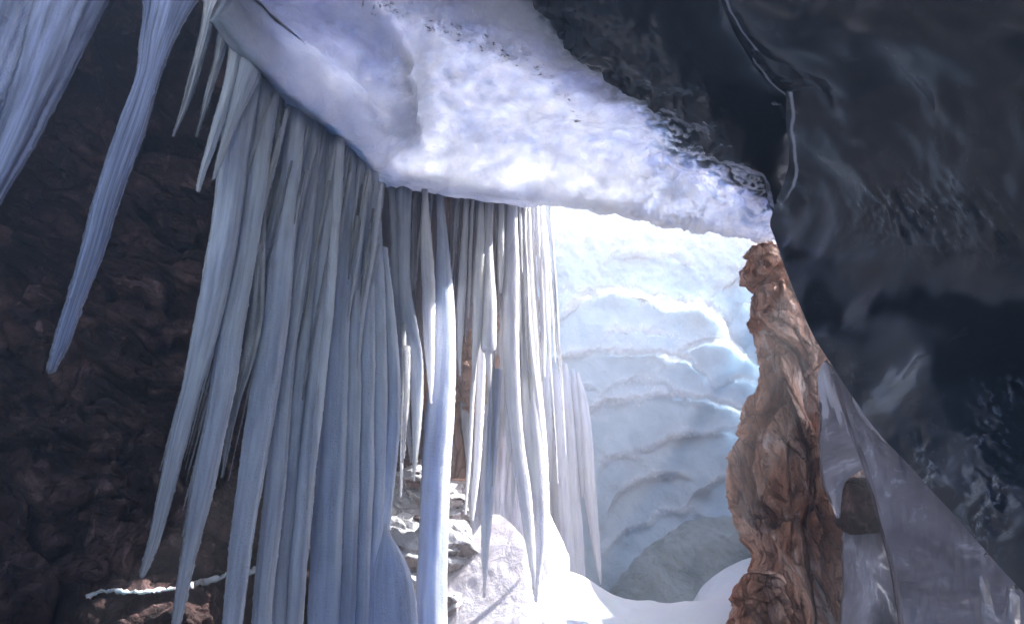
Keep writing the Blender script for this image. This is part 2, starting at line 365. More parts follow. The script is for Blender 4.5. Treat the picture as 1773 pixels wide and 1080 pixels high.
o = patch('dark_roof_ice', rows, 160, 260, M['dark_ice'], dark_disp, 0.35, (0, .1, 1), pre=edge_wob); put(o, 'frost_glint', FR['r']); tag(o, kind='structure')

edge = [(1150, -400, None), (1225, -90, None), (1262, 10, None), (1345, 150, None), (1368, 250, None), (1366, 300, None), (1340, 385, None),
        (1356, 455, 5.4), (1398, 560, 4.9), (1440, 632, 4.6), (1500, 722, 4.2), (1590, 822, 3.7), (1690, 930, 3.2), (1800, 1045, 2.8), (1950, 1180, 2.4)]
edge = [H_(x, y, 4.68) if Y is None else (x, y, Y) for x, y, Y in edge]
def shift(e, dx, f, dy=0): return [(x + dx, y + dy, Y*f) for x, y, Y in e]
def ease(e, k):
    a = np.array(e, float)
    for _ in range(k): a[1:-1] = (a[:-2] + 2*a[1:-1] + a[2:])/4
    return [tuple(p) for p in a]
rows = [edge, shift(ease(edge, 1), 60, .93), shift(ease(edge, 6), 190, .80), shift(ease(edge, 20), 420, .66), shift(ease(edge, 40), 900, .5), shift(ease(edge, 60), 1900, .30)]
def wall_disp(g, N):
    q = g*np.array([1, 1, 1.0])
    d = .20*fbm(q*.7, 3) + .012*fbm(q*np.array([2.5, 1.5, 2.5])+3, 3)
    ey = [e[1] for e in edge]; dx = N[..., 0] - np.interp(N[..., 1], ey, [e[0] for e in edge])
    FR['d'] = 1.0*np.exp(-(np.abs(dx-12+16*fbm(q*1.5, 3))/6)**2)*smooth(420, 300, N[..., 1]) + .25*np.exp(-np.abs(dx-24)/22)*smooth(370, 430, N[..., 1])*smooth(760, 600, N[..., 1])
    if N is not None:
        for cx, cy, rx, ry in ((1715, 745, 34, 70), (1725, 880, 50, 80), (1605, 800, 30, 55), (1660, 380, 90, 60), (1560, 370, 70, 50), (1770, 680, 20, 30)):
            m = np.exp(-((N[..., 0]-cx)/rx)**2 - ((N[..., 1]-cy)/ry)**2); FR['d'] = FR['d'] + m*(.6 if ry > 75 or cy > 700 else .4)  # clusters where glint streaks are painted on the wall
            d = d + m*(.03*fbm(q*np.array([7, 7, 3.0]), 3, ridged=True) + .012*fbm(q*16, 2))
    return d
o = patch('dark_ice_wall', rows, 300, 360, M['dark_ice'], wall_disp, .5, (.6, .8, .3)); put(o, 'frost_glint', np.clip(FR['d'], 0, 1)); tag(o, kind='structure')

# left rock wall leaning over, runs behind the icicles and turns the corner at the right
def rk(py, f): 
    base = np.interp(py, [-250, -100, 0, 200, 400, 600, 800, 1000, 1250], [2.4, 3.2, 3.9, 5.2, 6.2, 6.7, 6.9, 6.9, 6.3])
    return base*f
pxs = [-900, -500, -200, 0, 200, 400, 550, 700, 800, 870, 905, 925]
fx = [.45, .62, .74, .82, .9, 1.0, 1.06, 1.14, 1.2, 1.3, 1.6, 2.0]
tops = [-250, -250, -250, -250, -200, -20, 130, 270, 318, 330, 335, 340]
rows = [[(x, tp + (1250-tp)*v, rk(tp + (1250-tp)*v, f)) for x, f, tp in zip(pxs, fx, tops)] for v in np.linspace(0, 1, 11)]
def rock_disp(g, N):
    s = g @ np.array([[.8, .3, .2], [-.2, .9, .1], [.4, -.3, 1.0]])
    w = .35*np.stack([fbm(s*1.5, 3), fbm(s*1.5+5, 3), fbm(s*1.5+9, 3)], -1)
    d = .45*fbm(s*.6, 3) + .18*fbm(s*1.2+5, 3, ridged=True)
    f1, k1 = facets((s+w)*np.array([.8, .8, 1.9])); f2, k2 = facets((s+w*.6)*np.array([2.1, 2.1, 4.5])); f3, k3 = facets((s+w*.3)*np.array([5, 5, 9.0]))
    return d + .38*f1 - .10*k1 + .16*f2 - .05*k2 + .05*f3 - .02*k3 + .02*fbm(s*9, 4)
o = patch('cave_rock_wall', rows, 440, 560, M['cave_rock'], rock_disp, 1.0, (-.3, 1, .2)); tag(o, kind='structure')

gx, gy = np.meshgrid(np.linspace(-9, -1.5, 60), np.linspace(1.2, 7.4, 60))
gx = gx + (gx+9)/7.5*2.6*smooth(5.4, 6.6, gy)
g = np.stack([gx, gy, 8.3 + .5*fbm(np.stack([gx*.5, gy*.5, gx*0], -1), 4)], -1)
o = solid('sun_block_roof', g, g + np.array([0, 0, .6]), M['cave_rock']); tag(o, kind='structure')  # unseen rock slab added to keep stray sun off the left wall

# the cave behind the camera
th = np.linspace(0, 2*math.pi, 161); ph = np.linspace(-.35, math.pi/2, 60)
TH, PH = np.meshgrid(th, ph)
g = np.stack([1.0 + 6.2*np.cos(TH)*np.cos(PH), 1.0 + 6.5*np.sin(TH)*np.cos(PH), .8 + 6.3*np.sin(PH)], -1)
g += unit(g-np.array([1, 1, .8]))*(.5*fbm(g*.5, 4))[..., None]
F = grid_faces(60, 161); cen = g.reshape(-1, 3)[F].mean(1)
low = (cen[:, 2] < 3.4) | (cen[:, 0] > 1.0) | (cen[:, 1] > -1.0)
keep = ((cen[:, 1] < 1.2) & low) | ((cen[:, 0] < -4.4) & (cen[:, 1] < 4)) | ((cen[:, 0] > 4.5) & (cen[:, 1] < 5))
o = link_mesh('cave_back_wall', g.reshape(-1, 3), F[keep], M['cave_rock']); tag(o, kind='structure')

# far chamber: scalloped ice
SC = [  # arc points, amplitude, fall-off px
    ([(930, 590), (950, 558), (1000, 517), (1080, 503), (1170, 520), (1250, 556), (1285, 600)], .75, 75),
    ([(1020, 600), (1050, 575), (1100, 566), (1160, 572), (1190, 600)], .3, 30),
    ([(925, 660), (960, 625), (1020, 610), (1100, 603), (1160, 612), (1210, 640), (1235, 672)], .6, 60),
    ([(1140, 640), (1180, 598), (1240, 588), (1290, 600), (1330, 640)], .6, 55),
    ([(985, 760), (1030, 712), (1110, 688), (1190, 684), (1260, 704), (1310, 745)], .5, 70),
    ([(1090, 800), (1130, 772), (1180, 752), (1230, 748), (1300, 760)], .45, 60),
    ([(1040, 930), (1062, 880), (1090, 845), (1140, 825), (1200, 830)], .5, 90),
    ([(1180, 890), (1200, 855), (1245, 828), (1300, 818), (1350, 830)], .55, 70),
    ([(1215, 520), (1240, 490), (1280, 468), (1330, 460)], .7, 50),
    ([(1260, 570), (1280, 540), (1320, 528), (1360, 530)], .5, 40),
    ([(890, 470), (900, 425), (925, 432), (945, 480)], .8, 60),
    ([(1040, 700), (1075, 668), (1120, 655), (1165, 664), (1185, 690)], .3, 35),
    ([(950, 700), (985, 676), (1030, 672), (1060, 700)], .3, 30),
    ([(1225, 690), (1255, 662), (1290, 655), (1325, 675)], .35, 35),
    ([(1020, 840), (1050, 808), (1095, 795), (1130, 810)], .3, 40),
    ([(1090, 545), (1130, 528), (1180, 530), (1215, 555)], .25, 25),
    ([(930, 540), (955, 512), (990, 500), (1020, 510)], .3, 30),
    ([(1040, 470), (1090, 448), (1150, 445), (1200, 462)], .35, 40),
    ([(1040, 960), (1110, 905), (1180, 890), (1240, 900)], .3, 60),
]
fy = [(250, 9.0), (330, 10.2), (400, 10.8), (470, 11.3), (540, 11.8), (620, 12.1), (700, 12.2), (800, 12.1), (900, 11.8), (1000, 11.3), (1080, 11.0), (1180, 10.6)]
rows = [[(x, y, Y*(1+(f-1)*min(1, max(.12, (y-400)/220)))) for x, f in ((760, .74), (850, .78), (950, .88), (1080, .98), (1200, 1), (1300, .97), (1380, .9), (1450, .82))] for y, Y in fy[1:]]
def far_pre(N):
    px, py = N[..., 0].copy(), N[..., 1]
    q = np.stack([px*.006, py*.006, px*0], -1); wob = 26*fbm(q, 3) + 9*fbm(q*5, 3); px += 30*fbm(q+7, 2)
    add = 0; fr = 0
    for k, (arc, A, L) in enumerate(SC):
        ax = [a[0] for a in arc]; t = crom(np.array(arc, float), np.linspace(0, 1, 60))
        yy = np.interp(px, t[:, 0], t[:, 1]); dlt = py - yy + wob
        win = smooth(ax[0]-20, ax[0]+60, px)*smooth(ax[-1]+20, ax[-1]-60, px)*(1 + .5*fbm(q*2+k, 2))
        add = add + A*win*smooth(-10, 8, dlt)*np.exp(-np.maximum(dlt, 0)/L) - .3*A*win*np.exp(-np.maximum(-dlt, 0)/30)*(dlt < 8)*smooth(8, -4, dlt)
        fr = fr + win*np.exp(-np.abs(dlt+3)/9)*(1.2 if k < 5 else .7)  # white bands along the ridges, painted glints
    N[..., 2] += add*.62; FR['f'] = np.clip(fr, 0, 1); return N
def far_disp(g, N):
    d1, d2, _ = cells(g*1.3 + .5*fbm(g, 2)[..., None])
    hi = smooth(620, 400, N[..., 1])
    gr = FR['f']*(.09*fbm(g*7, 3) + .05*fbm(g*16, 2))
    return .12*fbm(g*1.0, 3) + .16*hi*fbm(g*2.4, 4, ridged=True) + .08*(d1-.5) + .014*fbm(g*9, 3) + gr
def far_thick(g, N): return .20 + .5*smooth(480, 900, N[..., 1]) + .22*smooth(520, 420, N[..., 1])
o = patch('far_ice_wall', rows, 420, 460, M['far_ice'], far_disp, far_thick, (0, 1, .5), pre=far_pre); tag(o, kind='structure')
fr = np.clip(FR['f'] + .6*smooth(470, 390, net(rows, 420, 460)[..., 1]), 0, 1).ravel()
put(o, 'frost_glint', fr)

# snow and ice on the floor
def snow_disp(g, N): return .05*fbm(g*1.2, 4) + .012*fbm(g*6, 3)
crest = [(700, 1110), (800, 1100), (885, 1078), (922, 1030), (958, 990), (1005, 1000), (1060, 1033), (1120, 1042), (1180, 1047), (1290, 1036), (1420, 1030)]
rows = [[(x, y+60, 9.2) for x, y in crest], [(x, y+6, 8.2) for x, y in crest], [(x, y, 7.6) for x, y in crest], [(x, y+40, 7.0) for x, y in crest], [(x, y+200, 5.6) for x, y in crest], [(x, y+700, 3.6) for x, y in crest]]
o = patch('snow_floor', rows, 140, 220, M['snow'], snow_disp, 1.0, (0, .2, -1)); tag(o, kind='structure')
crest = [(1170, 1085), (1200, 1048), (1215, 1022), (1245, 993), (1280, 977), (1320, 965), (1380, 958), (1450, 955)]
rows = [[(x, y+50, 11.0) for x, y in crest], [(x, y+4, 10.2) for x, y in crest], [(x, y, 9.9) for x, y in crest], [(x, y+45, 9.4) for x, y in crest], [(x, y+130, 8.8) for x, y in crest]]
o = patch('snow_drift', rows, 80, 120, M['snow'], snow_disp, .5, (0, .2, -1))
tag(o, 'bright sunlit drift of smooth snow against the foot of the orange rock pillar', 'snow drift')
crest = [(620, 1010), (720, 985), (775, 950), (800, 930), (838, 905), (870, 885), (905, 868), (945, 880), (985, 960)]
rows = [[(x, y+60, 9.0) for x, y in crest], [(x, y, 8.0) for x, y in crest], [(x, y+40, 7.6) for x, y in crest], [(x+10, y+110, 7.2) for x, y in crest], [(x+20, y+250, 6.4) for x, y in crest]]
M['slope'] = ice_mat('pinkish_slope_ice', (.72, .69, .74), (.84, .82, .88), (.8, .9, 1.0), .10, rough=.35, grain=9)
o = patch('ice_slope', rows, 120, 180, M['slope'], snow_disp, .5, (0, .4, -1))
tag(o, 'pale pinkish white ice slope below the snow dusted rocks, behind the hanging icicles', 'ice slope')
rows = [[(640, 560, 9.0), (720, 560, 9.0), (800, 560, 9.2), (880, 560, 9.6), (930, 560, 10.5)], [(640, 700, 8.4), (720, 700, 8.4), (800, 690, 8.7), (880, 680, 9.2), (930, 680, 10)],
        [(640, 840, 7.6), (720, 830, 7.8), (800, 810, 8.2), (880, 790, 8.8), (930, 800, 9.6)], [(620, 960, 6.9), (720, 940, 7.4), (800, 920, 7.9), (880, 900, 8.4), (940, 900, 9)],
        [(560, 1100, 6.2), (700, 1080, 6.8), (800, 1060, 7.6), (880, 1040, 8.2), (940, 1000, 8.6)]]
o = patch('rock_slope', rows, 260, 220, M['snow_rock'], lambda g, N: .55*rock_disp(g, N), .5, (0, .6, -1))
tag(o, 'brown rock slope streaked with snow seen between the icicles and the wide blue column', 'rock slope')
o = None
def hummock(rows, label, mat='far_hummock'):
    o = patch('ice_hummock', rows, 90, 140, M['hummock'], lambda g, N: .10*fbm(g*1.0, 4)+.05*fbm(g*2.4, 3, ridged=True)+.01*fbm(g*9, 3), .8, (0, 1, -.3))
    tag(o, label, 'ice hummock'); return o
M['hummock'] = ice_mat('grey_green_ice', (.20, .26, .27), (.36, .42, .43), (.5, .8, 1.0), .1, rough=.3, grain=8, bumpk=.5)
c1 = [(1020, 1075), (1075, 1000), (1110, 962), (1150, 928), (1190, 903), (1240, 893), (1300, 905), (1380, 935)]
hummock([[(x, y+40, 11.3) for x, y in c1], [(x, y, 10.9) for x, y in c1], [(x, y+35, 10.5) for x, y in c1], [(x, y+90, 10.3) for x, y in c1], [(x, y+220, 10.0) for x, y in c1]], 'large grey green hummock of clear ice behind the bright snow drift')

# ------------------------------------------------------------------ rock pillar
def body(name, prof, Y, mat, label, cat, disp, nr=260, nc=200, flat=.8, parent=None, group=None):
    """closed body of revolution-like rings; prof = (left px, right px, py)"""
    P = crom(np.array(prof, float), np.linspace(0, 1, nr)); a = np.linspace(0, 2*math.pi, nc, endpoint=False)
    L = Q(P[:, 0], P[:, 2], Y); R = Q(P[:, 1], P[:, 2], Y)
    c = (L+R)/2; r = (R-L)[:, 0]/2
    e = .75
    ca, sa = np.sign(np.cos(a))*np.abs(np.cos(a))**e, np.sign(np.sin(a))*np.abs(np.sin(a))**e
    g = c[:, None] + np.stack([r[:, None]*ca, r[:, None]*flat*sa, 0*r[:, None]*sa], -1)
    nm = unit(g - c[:, None]); g = g + nm*disp(g, None)[..., None]
    V = np.concatenate([g.reshape(-1, 3), g[0].mean(0)[None], g[-1].mean(0)[None]])
    i = np.arange(nr-1)[:, None]*nc; j = np.arange(nc)[None]; jn = (j+1) % nc
    q = np.stack([(i+j), (i+nc+j), (i+nc+jn), (i+jn)], -1).reshape(-1, 4)
    n = nr*nc; j = np.arange(nc); jn = (j+1) % nc
    F = np.concatenate([q, np.stack([j, jn, np.full(nc, n), np.full(nc, n)], 1)])
    me_f = [tuple(f) for f in q]
    tri1 = np.stack([jn, j*0+n, j, j], 1)
    me = bpy.data.meshes.new(name)
    faces = [list(map(int, f)) for f in q] + [[int(jn[k]), n, int(j[k])][::-1] for k in range(nc)] + [[int((nr-1)*nc+j[k]), n+1, int((nr-1)*nc+jn[k])][::-1] for k in range(nc)]
    me.from_pydata(V.tolist(), [], faces); me.polygons.foreach_set('use_smooth', [True]*len(faces)); me.update()
    me.materials.append(mat); o = bpy.data.objects.new(name, me); sc.collection.objects.link(o)
    if parent: o.parent = parent
    if label: tag(o, label, cat, group)
    return o
def pillar_disp(g, N):
    s = g*np.array([1, 1, .34])
    w = .12*np.stack([fbm(g*2, 3), fbm(g*2+5, 3), fbm(g*2+9, 3)], -1)
    f1, k1 = facets((s+w)*np.array([1.35, 1.35, 1.4])); f2, k2 = facets((s+w*.6)*np.array([3.4, 3.4, 3.4])); f3, k3 = facets((g+w*.3)*np.array([10, 10, 7.0]))
    d = .08*fbm(s*1.4, 3) + .46*f1 - .12*k1 + .15*f2 - .05*k2 + .03*f3 - .012*k3 + .012*fbm(g*16, 4)
    hole = Q(1408, 690, 6.4); q = (g-hole)/np.array([.22, .6, .5]); d -= .45*np.exp(-(q*q).sum(-1))
    return d + .02
body('rock_pillar', [(1338, 1352, 492), (1312, 1392, 505), (1310, 1425, 540), (1308, 1450, 600), (1304, 1465, 660), (1298, 1475, 720), (1290, 1480, 765), (1282, 1485, 800), (1282, 1490, 840), (1294, 1495, 885),
                     (1318, 1490, 930), (1335, 1500, 965), (1330, 1510, 1010), (1318, 1520, 1060), (1305, 1540, 1120), (1290, 1570, 1250), (1270, 1600, 1500)], 6.9, M['tan_rock'],
     'tall craggy orange brown rock pillar rising beside the dark ice wall', 'rock', pillar_disp, 420, 300)
def blob_disp(amp):
    def f(g, N):
        f1, k1 = facets(g*2.6 + .3*fbm(g*2, 3)[..., None]); f2, k2 = facets(g*7 + .3*fbm(g*4, 3)[..., None])
        return amp*(.5*fbm(g*2.5, 4) + 1.5*f1 - .4*k1 + .5*f2 - .2*k2 + .12*fbm(g*14, 4))
    return f
body('shade_ridge', [(1450, 1800, 335), (1440, 1850, 360), (1430, 1850, 450), (1420, 1640, 560), (1410, 1700, 700), (1400, 1760, 900), (1390, 1800, 1100)], 7.95, M['tan_rock'],
     'unseen rock ridge added behind the orange pillar to shade the snow floor', 'rock', pillar_disp, 160, 140, flat=.8)  # hidden ridge added to keep direct sun off the snow floor
body('rock', [(640, 850, 322), (640, 880, 400), (646, 890, 480), (655, 892, 560), (700, 892, 640), (735, 885, 710), (765, 876, 775), (785, 862, 830)], 7.3, M['tan_rock'],
     'warm brown rock face showing through the thin ice under the ceiling lip', 'rock', lambda g, N: .35*pillar_disp(g, N), 150, 160, flat=.25)
body('rock', [(1322, 1328, 434), (1304, 1348, 438), (1301, 1358, 452), (1303, 1364, 478), (1314, 1366, 500), (1324, 1362, 520), (1338, 1350, 528)], 7.0, M['tan_rock'],
     'blocky pale orange boulder perched on top of the rock pillar', 'rock', blob_disp(.14), 120, 140)
body('rock', [(1310, 1320, 988), (1298, 1340, 1000), (1292, 1352, 1030), (1284, 1362, 1065), (1280, 1370, 1110), (1290, 1360, 1160)], 6.3, M['tan_rock'],
     'shadowed brown boulder at the foot of the rock pillar beside the snow', 'rock', blob_disp(.10), 90, 110)
body('rock', [(1475, 1490, 826), (1462, 1512, 832), (1458, 1535, 860), (1456, 1544, 890), (1464, 1540, 912), (1476, 1520, 925)], 5.6, M['cave_rock'],
     'dark reddish rock block under the tip of the grey ice sheet', 'rock', blob_disp(.06), 110, 120)

# ------------------------------------------------------------------ ice sheets at the right
def sheet_disp(k=.03):
    return lambda g, N: k*fbm(g*np.array([2.5, 2.5, .8]), 3) + .15*k*fbm(g*np.array([12, 12, 4]), 3)
rows = [[(1432, 622, 5.0), (1440, 632, 5.0), (1450, 645, 5.0)], [(1420, 650, 5.3), (1440, 665, 5.1), (1468, 680, 4.9)], [(1424, 720, 5.4), (1446, 730, 5.2), (1484, 745, 4.9)],
        [(1422, 780, 5.4), (1452, 790, 5.2), (1500, 800, 4.9)], [(1428, 835, 5.4), (1446, 838, 5.3), (1466, 832, 5.2)], [(1440, 865, 5.4), (1448, 872, 5.35), (1456, 868, 5.3)], [(1450, 892, 5.4), (1452, 896, 5.38), (1455, 893, 5.36)]]
o = patch('ice_sheet', rows, 140, 60, M['veil'], sheet_disp(), .05, (0, 1, 0)); tag(o, 'milky lavender ice drapery ending in small tips against the rock pillar', 'ice sheet')
rows = [[(1446, 640, 4.6), (1470, 665, 4.5), (1500, 715, 4.3)], [(1470, 720, 4.6), (1505, 745, 4.4), (1560, 785, 4.1)], [(1500, 800, 4.5), (1550, 820, 4.2), (1630, 860, 3.8)],
        [(1530, 900, 4.4), (1600, 920, 4.0), (1720, 960, 3.4)], [(1552, 980, 4.3), (1640, 1000, 3.8), (1800, 1045, 3.0)], [(1570, 1090, 4.2), (1690, 1100, 3.6), (1900, 1140, 2.6)], [(1590, 1250, 4.1), (1750, 1250, 3.4), (2000, 1260, 2.4)]]
rows = [[(x, y, Y+.12) for x, y, Y in r] for r in rows]
o = patch('ice_sheet', rows, 200, 140, M['veil'], sheet_disp(.05), .12, (.2, 1, 0)); tag(o, 'long grey ice sheet sloping down right under the dark ice wall edge', 'ice sheet')
rows = [[(1462, 860, 5.9), (1500, 850, 5.8), (1545, 850, 5.6)], [(1462, 930, 5.7), (1505, 925, 5.5), (1556, 930, 5.4)], [(1460, 1000, 5.5), (1510, 1000, 5.2), (1572, 1010, 5.2)], [(1454, 1090, 5.4), (1515, 1090, 5.0), (1596, 1090, 5.1)], [(1450, 1300, 5.2), (1515, 1300, 5.0), (1620, 1300, 4.9)]]
o = patch('ice_sheet', rows, 120, 80, M['veil'], sheet_disp(.06), .08, (.2, 1, 0)); tag(o, 'glazed purple grey ice coat below the dark reddish rock block', 'ice sheet')

# ------------------------------------------------------------------ icicles
def icicle(pts, Y, mat='icicle', label=None, group=None, name='icicle', cat='icicle', seg=40, rough=1.0, flute=.13, flat=.85):
    P = np.array(pts, float); L = np.hypot(*np.diff(P[:, :2], axis=0).T).sum()
    nr = int(max(30, min(360, L/2.6))); seed = len(sc.objects)*3.7
    T = crom(P, np.linspace(0, 1, nr)); T[:, 2] = np.maximum(T[:, 2], 1.2)
    if isinstance(Y, tuple): Yv = np.linspace(Y[0], Y[1], nr)
    else: Yv = np.full(nr, Y)
    c = Q(T[:, 0], T[:, 1], Yv); r = T[:, 2]/2/FPX*depth(T[:, 1], Yv)
    a = np.linspace(0, 2*math.pi, seg, endpoint=False); ca, sa = np.cos(a), np.sin(a)
    z = c[:, 2][:, None]
    q = np.stack([ca*1.6 + 0*z, sa*1.6 + 0*z, z*.22 + 0*a + seed], -1)
    k = 1 + flute*(1.2*fbm(q*1.2, 2) + 1.0*fbm(q*np.array([2.2, 2.2, .7]) + 3, 3, ridged=True)) + rough*.06*fbm(q*np.array([1.2, 1.2, 12.]), 3)
    k = k/k.mean(1, keepdims=True)
    abs_n = rough*(.004*perlin(q*np.array([2.5, 2.5, 60.])) + .004*np.maximum(perlin(q*np.array([3.5, 3.5, 190.])) - .25, 0)*4)
    w = .012*fbm(np.stack([z[:, 0]*1.3, z[:, 0]*0+seed, z[:, 0]*0], -1), 3)
    rr = r[:, None]*k + abs_n
    rr = np.maximum(rr, .0015)
    g = c[:, None] + np.stack([rr*ca, rr*flat*sa, 0*rr], -1); g[..., 0] += w[:, None]
    V = np.concatenate([g.reshape(-1, 3), c[:1], c[-1:] - np.array([[0, 0, float(r[-1])]])])
    i = np.arange(nr-1)[:, None]*seg; j = np.arange(seg)[None]; jn = (j+1) % seg
    q4 = np.stack([(i+j), (i+seg+j), (i+seg+jn), (i+jn)], -1).reshape(-1, 4)
    n = nr*seg; j = np.arange(seg); jn = (j+1) % seg
    up = c[0, 2] > c[-1, 2]
    f1 = np.stack([j, jn, j*0+n], 1); f2 = np.stack([(nr-1)*seg+jn, (nr-1)*seg+j, j*0+n+1], 1)
    faces = q4.tolist() + f1.tolist() + f2.tolist()
    if not up: faces = [f[::-1] for f in faces]
    me = bpy.data.meshes.new(name); me.from_pydata(V.tolist(), [], faces)
    me.polygons.foreach_set('use_smooth', [True]*len(faces)); me.update(); me.materials.append(M[mat])
    R0 = float(r.max()); fl = np.stack([ca*R0 + 0*z + seed, sa*R0 + 0*z, z + 0*ca + seed], -1).reshape(-1, 3); fl = np.concatenate([fl, fl[:1], fl[-1:]])
    at = me.attributes.new('flow', 'FLOAT_VECTOR', 'POINT'); at.data.foreach_set('vector', fl.astype(np.float32).ravel())
    o = bpy.data.objects.new(name, me); sc.collection.objects.link(o)
    return tag(o, label, cat, group)

